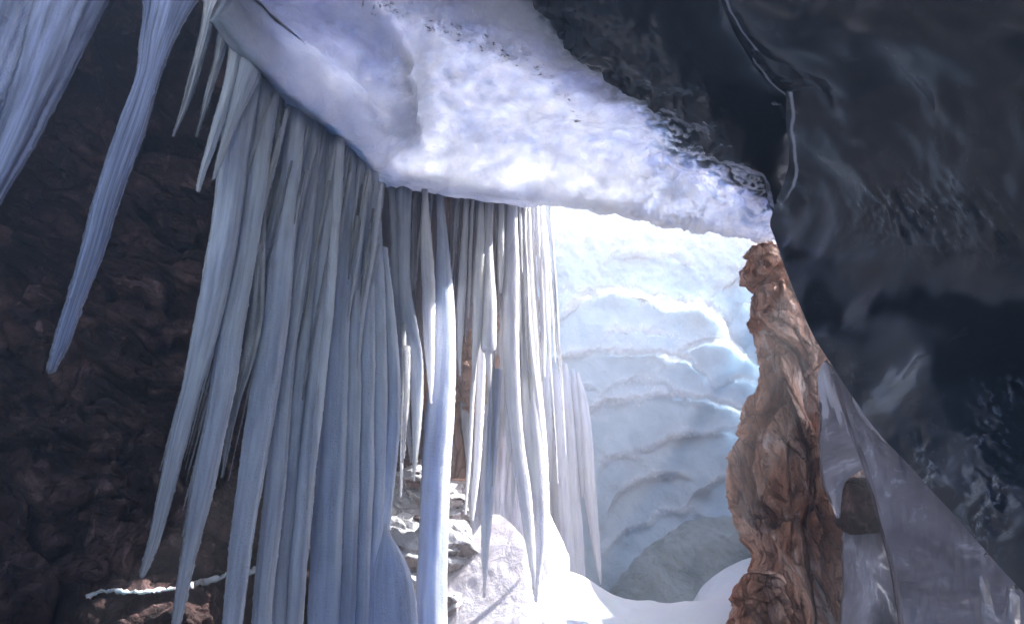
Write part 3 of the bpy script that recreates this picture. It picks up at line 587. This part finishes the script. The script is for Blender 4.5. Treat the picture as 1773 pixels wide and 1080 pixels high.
LEFT = 'large icicles in the upper left foreground'
CURT = 'long icicles of the hanging curtain'
SML = 'small icicles at the upper left end of the curtain'
MIDG = 'icicles hanging before the brown rock'
BRI = 'bright icicles beside the far chamber'
T = [
 # foreground left
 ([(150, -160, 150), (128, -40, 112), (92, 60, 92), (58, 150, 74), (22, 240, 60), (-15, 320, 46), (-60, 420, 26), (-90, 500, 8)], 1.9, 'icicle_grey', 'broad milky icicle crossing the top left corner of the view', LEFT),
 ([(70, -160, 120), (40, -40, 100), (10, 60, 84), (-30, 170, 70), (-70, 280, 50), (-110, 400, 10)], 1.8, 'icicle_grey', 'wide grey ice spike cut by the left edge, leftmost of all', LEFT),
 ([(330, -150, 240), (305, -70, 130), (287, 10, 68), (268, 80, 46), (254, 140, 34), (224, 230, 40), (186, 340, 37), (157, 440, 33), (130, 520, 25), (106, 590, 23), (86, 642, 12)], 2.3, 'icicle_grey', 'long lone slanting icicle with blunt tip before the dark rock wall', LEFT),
 # small ones at the upper left end
 ([(378, -10, 50), (364, 25, 22), (350, 80, 17), (330, 150, 14), (314, 200, 7), (300, 236, 3)], 3.3, 'icicle_clear', 'leftmost slim short icicle right of the long lone icicle', SML),
 ([(400, 20, 40), (388, 62, 22), (376, 110, 14), (357, 175, 10), (347, 210, 5), (339, 236, 3)], 3.4, 'icicle_clear', 'second slim short icicle, needle tip, left of the curtain', SML),
 ([(430, 30, 60), (412, 90, 28), (398, 150, 20), (380, 210, 18), (360, 270, 13), (348, 310, 9), (343, 331, 6)], 3.45, 'icicle', 'short icicle with rounded wet tip touching the left side of the curtain', SML),
 ([(448, 50, 46), (430, 130, 34), (408, 190, 22), (395, 230, 15), (382, 270, 11), (372, 305, 5), (369, 311, 3)], 3.5, 'icicle', 'little tapering icicle tucked right of the rounded wet tip', SML),
 # the curtain, from left to right
 ([(440, 50, 70), (425, 130, 60), (408, 250, 48), (392, 380, 46), (372, 500, 44), (352, 590, 40), (332, 670, 30), (312, 745, 30), (292, 830, 26), (268, 930, 19), (247, 996, 10)], 3.7, 'icicle', 'leftmost long icicle of the curtain, tip hanging free over dark rock', CURT),
 ([(470, 120, 50), (455, 230, 36), (440, 350, 34), (420, 470, 34), (402, 560, 40), (388, 650, 40), (372, 740, 36), (352, 840, 38), (330, 945, 26), (315, 1030, 20), (302, 1100, 12)], 3.85, 'icicle', 'second long icicle of the curtain with a streaky blue left flank', CURT),
 ([(395, 600, 16), (378, 690, 14), (356, 780, 14), (340, 840, 12), (325, 900, 9), (318, 928, 5)], 3.82, 'icicle_clear', 'thin rough icicle clinging to the left flank of the second long curtain icicle', CURT),
 ([(486, 132, 26), (478, 180, 28), (462, 280, 26), (450, 380, 24), (446, 480, 26), (440, 560, 28), (424, 640, 22), (408, 700, 14), (394, 770, 9), (385, 826, 4)], 4.0, 'icicle_clear', 'frayed thin icicle ending halfway down between two long curtain icicles', CURT),
 ([(520, 165, 26), (508, 260, 28), (500, 350, 32), (486, 460, 42), (474, 560, 46), (460, 660, 46), (447, 740, 46), (432, 840, 42), (418, 940, 38), (403, 1060, 34), (392, 1150, 30)], 4.15, 'icicle', 'thick smooth round icicle running off the bottom edge, left of the dark slot', CURT),
 ([(548, 185, 34), (538, 280, 30), (524, 400, 34), (508, 520, 36), (498, 600, 30), (488, 690, 34), (480, 800, 34), (468, 920, 34), (456, 1040, 32), (450, 1150, 30)], 4.4, 'icicle', 'knobbly icicle just right of the dark slot in the curtain', CURT),
 ([(566, 195, 20), (556, 290, 22), (545, 400, 26), (530, 540, 30), (516, 680, 30), (502, 800, 30), (494, 900, 28), (484, 1000, 30), (476, 1150, 30)], 4.55, 'icicle', 'grey icicle running to the bottom edge between the knobbly and the ribbed one', CURT),
 ([(582, 215, 22), (574, 300, 24), (562, 420, 26), (550, 560, 28), (540, 700, 26), (532, 800, 30), (524, 900, 30), (514, 1000, 30), (504, 1150, 30)], 4.6, 'icicle', 'ribbed icicle reaching the bottom edge left of the broad flat sheet', CURT),
 ([(590, 230, 16), (582, 380, 15), (570, 520, 16), (558, 640, 16), (548, 750, 13), (540, 820, 9), (532, 880, 4)], 4.5, 'icicle', 'slender icicle whose tip ends on the ribbed curtain icicle', CURT),
 ([(604, 246, 22), (600, 340, 28), (592, 460, 34), (584, 580, 40), (578, 700, 46), (572, 820, 52), (565, 940, 54), (562, 1060, 56), (560, 1160, 56)], 4.9, 'sheet', 'broad flat bluish column, left edge of the sheet at the bottom edge', CURT),
 ([(618, 265, 20), (617, 360, 24), (612, 480, 28), (608, 600, 34), (606, 720, 38), (602, 840, 40), (598, 960, 40), (594, 1160, 40)], 5.0, 'sheet', 'smooth grey blue column in the middle of the broad sheet', CURT),
 ([(632, 285, 20), (634, 380, 24), (636, 480, 28), (634, 600, 32), (632, 720, 34), (630, 840, 34), (624, 960, 34), (618, 1160, 34)], 5.1, 'sheet', 'fluted column of the broad sheet with a row of frosty beads', CURT),
 ([(645, 300, 20), (650, 400, 22), (654, 500, 26), (656, 600, 28), (656, 700, 30), (652, 800, 30), (648, 900, 30), (640, 1160, 32)], 5.2, 'sheet', 'last column of the broad sheet, at the right end above the ice cone', CURT),
 ([(664, 430, 14), (672, 540, 22), (678, 640, 28), (680, 720, 26), (676, 800, 22), (670, 880, 16), (666, 960, 12)], 5.3, 'sheet', 'ragged column bordering the gap with the snowy rocks', CURT),
 ([(698, 560, 9), (700, 640, 8), (697, 740, 6), (694, 860, 3)], 5.5, 'icicle_clear', 'hair thin icicle at the left rim of the gap', CURT),
 ([(704, 600, 12), (704, 680, 9), (700, 760, 7), (697, 800, 3)], 5.45, 'icicle_clear', 'short needle icicle over the dark hollow', CURT),
 # before the brown rock
 ([(680, 335, 12), (684, 420, 16), (688, 520, 24), (694, 600, 26), (700, 660, 20), (704, 720, 10), (712, 800, 4)], 5.75, 'icicle', 'pale icicle starting beside the brown rock patch, left of the pointed one', MIDG),
 ([(700, 480, 20), (708, 560, 28), (718, 620, 28), (722, 680, 22), (721, 740, 16), (719, 790, 9), (717, 832, 3)], 5.7, 'icicle', 'pointed icicle dropping in front of the dark hollow', MIDG),
 ([(736, 345, 10), (738, 420, 20), (742, 500, 22), (743, 570, 20), (745, 630, 14), (746, 698, 3)], 5.65, 'icicle_white', 'bright edged icicle ending on the wide blue column', MIDG),
 ([(762, 340, 12), (766, 420, 20), (768, 500, 34), (770, 580, 38), (768, 640, 42), (762, 720, 50), (756, 800, 50), (752, 900, 50), (748, 1000, 52), (746, 1150, 54)], 5.9, 'sheet', 'wide smooth blue column reaching the bottom edge right of the gap', MIDG),
 ([(718, 340, 8), (716, 420, 12), (712, 500, 18), (706, 580, 16), (704, 640, 6)], 5.85, 'icicle_clear', 'faint glassy rib over the brown rock patch', MIDG),
 ([(808, 352, 7), (804, 420, 12), (800, 500, 15), (797, 560, 13), (796, 610, 8), (796, 650, 3)], 6.0, 'icicle_white', 'bright dagger icicle just right of the blue column', MIDG),
 ([(818, 360, 5), (814, 450, 6), (812, 520, 4), (811, 550, 2)], 6.0, 'icicle_white', 'tiny needle icicle on the orange strip of rock', MIDG),
 ([(832, 362, 10), (831, 440, 18), (828, 520, 20), (826, 580, 16), (822, 620, 9), (820, 660, 3)], 6.05, 'icicle_white', 'second bright dagger icicle, left of the one with a shoulder', MIDG),
 ([(846, 368, 12), (844, 440, 20), (846, 520, 26), (846, 580, 28), (846, 605, 24), (846, 612, 13), (847, 640, 10), (847, 676, 3)], 6.1, 'icicle_white', 'shouldered icicle that narrows abruptly to a thin tip', MIDG),
 ([(868, 372, 10), (867, 430, 12), (867, 480, 9), (867, 508, 3)], 6.15, 'icicle_white', 'short bright icicle, first to end left of the widest white column', MIDG),
 ([(826, 500, 8), (822, 600, 9), (817, 700, 8), (812, 800, 7), (806, 890, 3)], 6.5, 'icicle_white', 'long thin dripping strand just right of the rock with snow', MIDG),
 ([(836, 560, 14), (832, 660, 16), (828, 760, 14), (822, 850, 10), (818, 900, 4)], 6.6, 'icicle_white', 'pale veil like icicle behind the dagger icicles', MIDG),
 ([(858, 640, 22), (852, 740, 24), (847, 820, 22), (843, 900, 18), (840, 960, 12), (839, 1000, 7), (838, 1033, 3)], 6.4, 'icicle', 'long greyish icicle with needle tip before the white ice slope', MIDG),
 # bright columns
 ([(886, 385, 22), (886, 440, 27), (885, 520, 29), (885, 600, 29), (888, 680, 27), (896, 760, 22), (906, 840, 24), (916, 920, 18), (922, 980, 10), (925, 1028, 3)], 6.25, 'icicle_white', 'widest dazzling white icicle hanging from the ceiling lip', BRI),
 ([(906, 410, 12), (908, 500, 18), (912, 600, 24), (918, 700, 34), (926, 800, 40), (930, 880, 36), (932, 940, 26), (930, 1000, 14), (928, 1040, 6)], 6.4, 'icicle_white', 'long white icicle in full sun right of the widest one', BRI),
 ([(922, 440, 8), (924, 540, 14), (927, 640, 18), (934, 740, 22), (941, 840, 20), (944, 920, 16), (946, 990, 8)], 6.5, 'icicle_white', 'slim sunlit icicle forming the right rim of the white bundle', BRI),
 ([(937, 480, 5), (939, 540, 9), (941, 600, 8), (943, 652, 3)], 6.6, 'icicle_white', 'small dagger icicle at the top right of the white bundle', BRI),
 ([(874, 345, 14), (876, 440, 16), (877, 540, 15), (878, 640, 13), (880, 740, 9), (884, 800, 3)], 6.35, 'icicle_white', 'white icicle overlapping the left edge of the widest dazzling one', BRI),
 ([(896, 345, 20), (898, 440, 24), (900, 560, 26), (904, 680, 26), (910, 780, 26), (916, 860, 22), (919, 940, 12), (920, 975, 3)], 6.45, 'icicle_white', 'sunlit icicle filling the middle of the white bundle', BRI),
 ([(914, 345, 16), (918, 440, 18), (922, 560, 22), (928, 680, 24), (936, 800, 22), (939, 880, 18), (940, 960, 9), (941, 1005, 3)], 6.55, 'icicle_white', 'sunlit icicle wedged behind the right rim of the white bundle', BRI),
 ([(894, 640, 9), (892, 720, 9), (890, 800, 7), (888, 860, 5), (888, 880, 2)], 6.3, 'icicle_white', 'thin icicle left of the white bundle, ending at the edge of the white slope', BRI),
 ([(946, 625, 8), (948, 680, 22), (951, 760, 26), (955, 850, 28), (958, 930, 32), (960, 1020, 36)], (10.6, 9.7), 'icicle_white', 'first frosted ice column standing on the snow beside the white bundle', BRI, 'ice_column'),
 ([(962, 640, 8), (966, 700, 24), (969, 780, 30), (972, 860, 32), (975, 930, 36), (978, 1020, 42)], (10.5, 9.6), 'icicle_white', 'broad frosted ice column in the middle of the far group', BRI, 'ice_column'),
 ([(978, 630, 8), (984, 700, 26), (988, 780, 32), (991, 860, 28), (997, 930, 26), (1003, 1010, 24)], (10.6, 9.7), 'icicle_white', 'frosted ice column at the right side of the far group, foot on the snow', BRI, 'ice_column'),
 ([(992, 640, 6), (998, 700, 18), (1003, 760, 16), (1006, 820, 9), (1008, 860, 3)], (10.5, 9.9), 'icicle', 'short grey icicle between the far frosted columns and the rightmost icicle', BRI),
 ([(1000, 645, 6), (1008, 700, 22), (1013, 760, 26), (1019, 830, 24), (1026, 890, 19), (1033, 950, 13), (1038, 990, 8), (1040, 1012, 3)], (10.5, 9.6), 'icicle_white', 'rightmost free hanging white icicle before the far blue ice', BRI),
]
for r in T:
    pts, Y, mat, label, group = r[:5]
    if group == CURT and pts[0][1] < 330:
        wm = max(p[2] for p in pts[:5]); pts = [(p[0], p[1], max(p[2], wm*.7)) if i < 3 else p for i, p in enumerate(pts)]
        pts = [(pts[0][0]+8, pts[0][1]-40, pts[0][2]*1.15)] + pts
    if group in (MIDG, BRI) and 334 < pts[0][1] < 500: pts = [(pts[0][0]-1, 330, pts[0][2]*1.3)] + pts
    nm = r[5] if len(r) > 5 else 'icicle'
    icicle(pts, Y, mat, label, group, name=nm, cat='ice column' if nm == 'ice_column' else 'icicle')
# thin ribs frozen along the face of the curtain
r_ = random.Random(3); RIBS = []
for k in range(84):
    u = k/83.0
    xt = 462 + u*196 + r_.uniform(-4, 4); yt = np.interp(xt, [430, 470, 560, 655], [110, 150, 215, 318]) + r_.uniform(0, 120)*(r_.random() < .6)
    L_ = r_.uniform(260, 720); yb = min(yt + L_, 1120)
    sl = -(886 - xt)/(yt + 1083)*.86
    w = r_.uniform(3, 8); Y = np.interp(xt, [430, 655], [3.75, 5.2]) - r_.uniform(.06, .26)
    P_ = [(xt + sl*(y-yt)*(1 + .0*y) + r_.uniform(-1.5, 1.5), y, w*f) for y, f in zip(np.linspace(yt, yb, 7), (1, 1.1, 1.0, .95, .85, .6, .2))]
    RIBS.append(icicle(P_, Y, ('icicle_clear', 'icicle', 'icicle')[k % 3], None, None, name='rib', cat=None, seg=10))
for k in range(15):
    xt = 668 + k*16 + r_.uniform(-3, 3); yt = np.interp(xt, [655, 740, 840, 900], [318, 330, 346, 352]) - 8
    yb = yt + r_.choice([60, 110, 160, 220, 300])*r_.uniform(.7, 1.2); w = r_.uniform(3, 8)
    P_ = [(xt + r_.uniform(-1, 1) - (y-yt)*(886-xt)/1800, y, w*f) for y, f in zip(np.linspace(yt, yb, 6), (1.2, 1, .9, .75, .5, .2))]
    icicle(P_, np.interp(xt, [655, 900], [5.8, 6.4]) - r_.uniform(0, .25), 'icicle_clear' if k % 2 else 'icicle_white', 'thin short icicle of the fringe under the ceiling lip before the brown rock', 'thin short fringe icicles under the ceiling lip', seg=10)
for k in range(34):
    xt = 786 + k*4.9 + r_.uniform(-2, 2); yt = 338
    yb = r_.choice([480, 560, 640, 720, 800, 880])*r_.uniform(.92, 1.06) if xt > 850 else r_.choice([440, 500, 570, 640])*r_.uniform(.95, 1.08)
    w = r_.uniform(4, 9); sh = (xt-886)/1500
    P_ = [(xt + (y-yt)*(sh + (.03 if xt > 880 else 0)) + r_.uniform(-.8, .8), y, w*f) for y, f in zip(np.linspace(yt, yb, 8), (1.3, 1.1, 1, .95, .85, .7, .45, .15))]
    icicle(P_, 6.05 + (xt-786)/160*.4 + r_.uniform(-.12, .25), 'icicle_white' if k % 3 else 'icicle_clear', 'fine white icicle strand among the bright icicles left of the far blue chamber', 'fine strands among the bright icicles', seg=10)
icicle([(668, 905, 4), (670, 930, 18), (676, 960, 44), (680, 1000, 66), (684, 1060, 76), (686, 1180, 90)], 5.0, 'sheet', 'smooth dark blue ice cone rising at the bottom edge beside the curtain', None, 'stalagmite', 'stalagmite', seg=48, rough=.3, flute=.04)

# sheets behind the icicles
rows = []
le = [(398, 40), (402, 200), (404, 330), (420, 450), (460, 560), (506, 680), (532, 820), (545, 960), (550, 1150)]
ri = [(652, 306), (654, 420), (660, 540), (676, 640), (672, 760), (662, 860), (652, 950), (650, 1040), (648, 1150)]
mi = [(520, 160), (520, 320), (520, 460), (530, 580), (558, 700), (580, 810), (598, 910), (598, 1020), (598, 1150)]
yl = [4.0, 4.1, 4.3, 4.5, 4.8, 5.05, 5.2, 5.3, 5.3]
rows = [[(a[0], a[1], y), (b[0], b[1], max(4.9, y+.15)), (c[0], c[1], 5.55)] for a, b, c, y in zip(le, mi, ri, yl)]
def curt_disp(g, N):
    u = (N[..., 0] - (N[..., 1]-540)*(N[..., 0]-886)/2000)*.06
    q = np.stack([u, N[..., 1]*.003, u*0], -1)
    nc = N.shape[1]; w = np.sin(np.linspace(0, math.pi, nc))[None]**.5
    return w*(.06*fbm(q*2, 3) + .012*fbm(q*8, 3))
o = patch('frozen_curtain', rows, 260, 200, M['sheet'], curt_disp, .10, (.3, 1, 0)); tag(o, 'fluted sheet of grey blue ice joining the long curtain icicles', 'ice curtain')
for rb in RIBS: rb.parent = o
rows = [[(652, 306, 5.9), (740, 322, 6.1), (830, 340, 6.3), (905, 360, 6.5)], [(656, 400, 5.9), (745, 420, 6.1), (832, 420, 6.3), (905, 430, 6.5)], [(662, 500, 5.9), (750, 510, 6.1), (832, 500, 6.3), (904, 520, 6.5)], [(668, 620, 5.9), (730, 640, 6.1), (785, 600, 6.2), (830, 540, 6.3)]]
o = patch('frozen_curtain', rows, 160, 160, M['film'], curt_disp, .04, (.3, 1, 0)); tag(o, 'thin see through ice sheet over the brown rock under the ceiling lip', 'ice curtain')
rows = [[(800, 600, 7.1), (840, 590, 7.1), (880, 560, 7.1), (915, 540, 7.1)], [(796, 700, 7.1), (840, 690, 7.1), (880, 680, 7.1), (918, 660, 7.1)], [(806, 790, 7.1), (845, 790, 7.1), (885, 780, 7.1), (925, 780, 7.1)],
        [(812, 880, 7.1), (850, 850, 7.1), (880, 860, 7.1), (926, 850, 7.1)], [(818, 925, 7.1), (850, 890, 7.1), (884, 905, 7.1), (930, 960, 7.1)]]
o = patch('frozen_curtain', rows, 120, 120, M['veil_white'], curt_disp, .05, (.2, 1, 0)); tag(o, 'pale lavender veil of ice behind the dagger icicles above the white slope', 'ice curtain')
# snow lines on the dark ledge
def ribbon(pts, Y, mat, label, cat, name):
    P = crom(np.array(pts, float), np.linspace(0, 1, 160))
    P[:, 1] += 3*fbm(np.stack([P[:, 0]*.35, P[:, 0]*0+3, P[:, 0]*0], -1), 3) + 4*fbm(np.stack([P[:, 0]*.08, P[:, 0]*0, P[:, 0]*0], -1), 4)
    w = P[:, 2]*(.25 + 1.5*smooth(-.25, .35, fbm(np.stack([P[:, 0]*.045, P[:, 0]*0+8, P[:, 0]*0], -1), 3)))*(.7 + .8*np.abs(fbm(np.stack([P[:, 0]*.1, P[:, 0]*0+4, P[:, 0]*0], -1), 4)))
    rows_ = np.stack([np.stack([P[:, 0], P[:, 1]-w/2, 0*w+Y+.35], -1), np.stack([P[:, 0], P[:, 1]-w*.35, 0*w+Y+.1], -1), np.stack([P[:, 0], P[:, 1]+w/2, 0*w+Y], -1)])
    R = LAST['cave_rock_wall'].reshape(-1, 3) - EYE; f = R[:, 1]*CA + R[:, 2]*SA; ok = f > .5; R = R[ok]; f = f[ok]
    rx = W0/2 + FPX*R[:, 0]/f; ry = H0/2 - FPX*(-R[:, 1]*SA + R[:, 2]*CA)/f
    yr = []
    for x, y in zip(P[:, 0], P[:, 1]):
        m = (np.abs(rx-x) < 9) & (np.abs(ry-y) < 9); yr.append(R[m, 1].min() if m.any() else Y)
    yr = np.convolve(np.pad(yr, 4, 'edge'), np.ones(9)/9, 'valid') - .04
    for k, dy in enumerate((.10, .02, 0)): rows_[k][:, 2] = yr + dy
    g = Q(rows_[..., 0], rows_[..., 1], rows_[..., 2]); g += .03*np.stack([fbm(g*20, 3), fbm(g*20+4, 3), fbm(g*20+8, 3)], -1)
    o = solid(name, g, g + np.array([0, .03, -.02]), M[mat]); tag(o, label, cat); return o
ribbon([(148, 1031, 3), (180, 1021, 5), (240, 1022, 4), (300, 1016, 5), (350, 1006, 12), (400, 992, 11), (445, 985, 14), (500, 960, 10)], 5.5, 'snow', 'thin bright snow line along the dark rock ledge at the lower left', 'snow', 'snow_ledge')

# ------------------------------------------------------------------ mist in the cave
HZ = 0.048
bm_v = [(x, y, z) for x in (-30, 30) for y in (-12, 30) for z in (-1.4, 11.5)]
hz = link_mesh('haze', bm_v, [(0, 1, 3, 2), (4, 6, 7, 5), (0, 4, 5, 1), (2, 3, 7, 6), (0, 2, 6, 4), (1, 5, 7, 3)], bpy.data.materials.new('mist'), smooth_sh=False)
hm = hz.data.materials[0]; hm.use_nodes = True; nt = hm.node_tree; nt.nodes.remove(nt.nodes['Principled BSDF'])
pv = nt.nodes.new('ShaderNodeVolumePrincipled'); pv.inputs['Color'].default_value = (.93, .93, 1, 1); pv.inputs['Density'].default_value = HZ; pv.inputs['Anisotropy'].default_value = .3
nt.links.new(pv.outputs[0], nt.nodes['Material Output'].inputs['Volume']); tag(hz, kind='stuff')
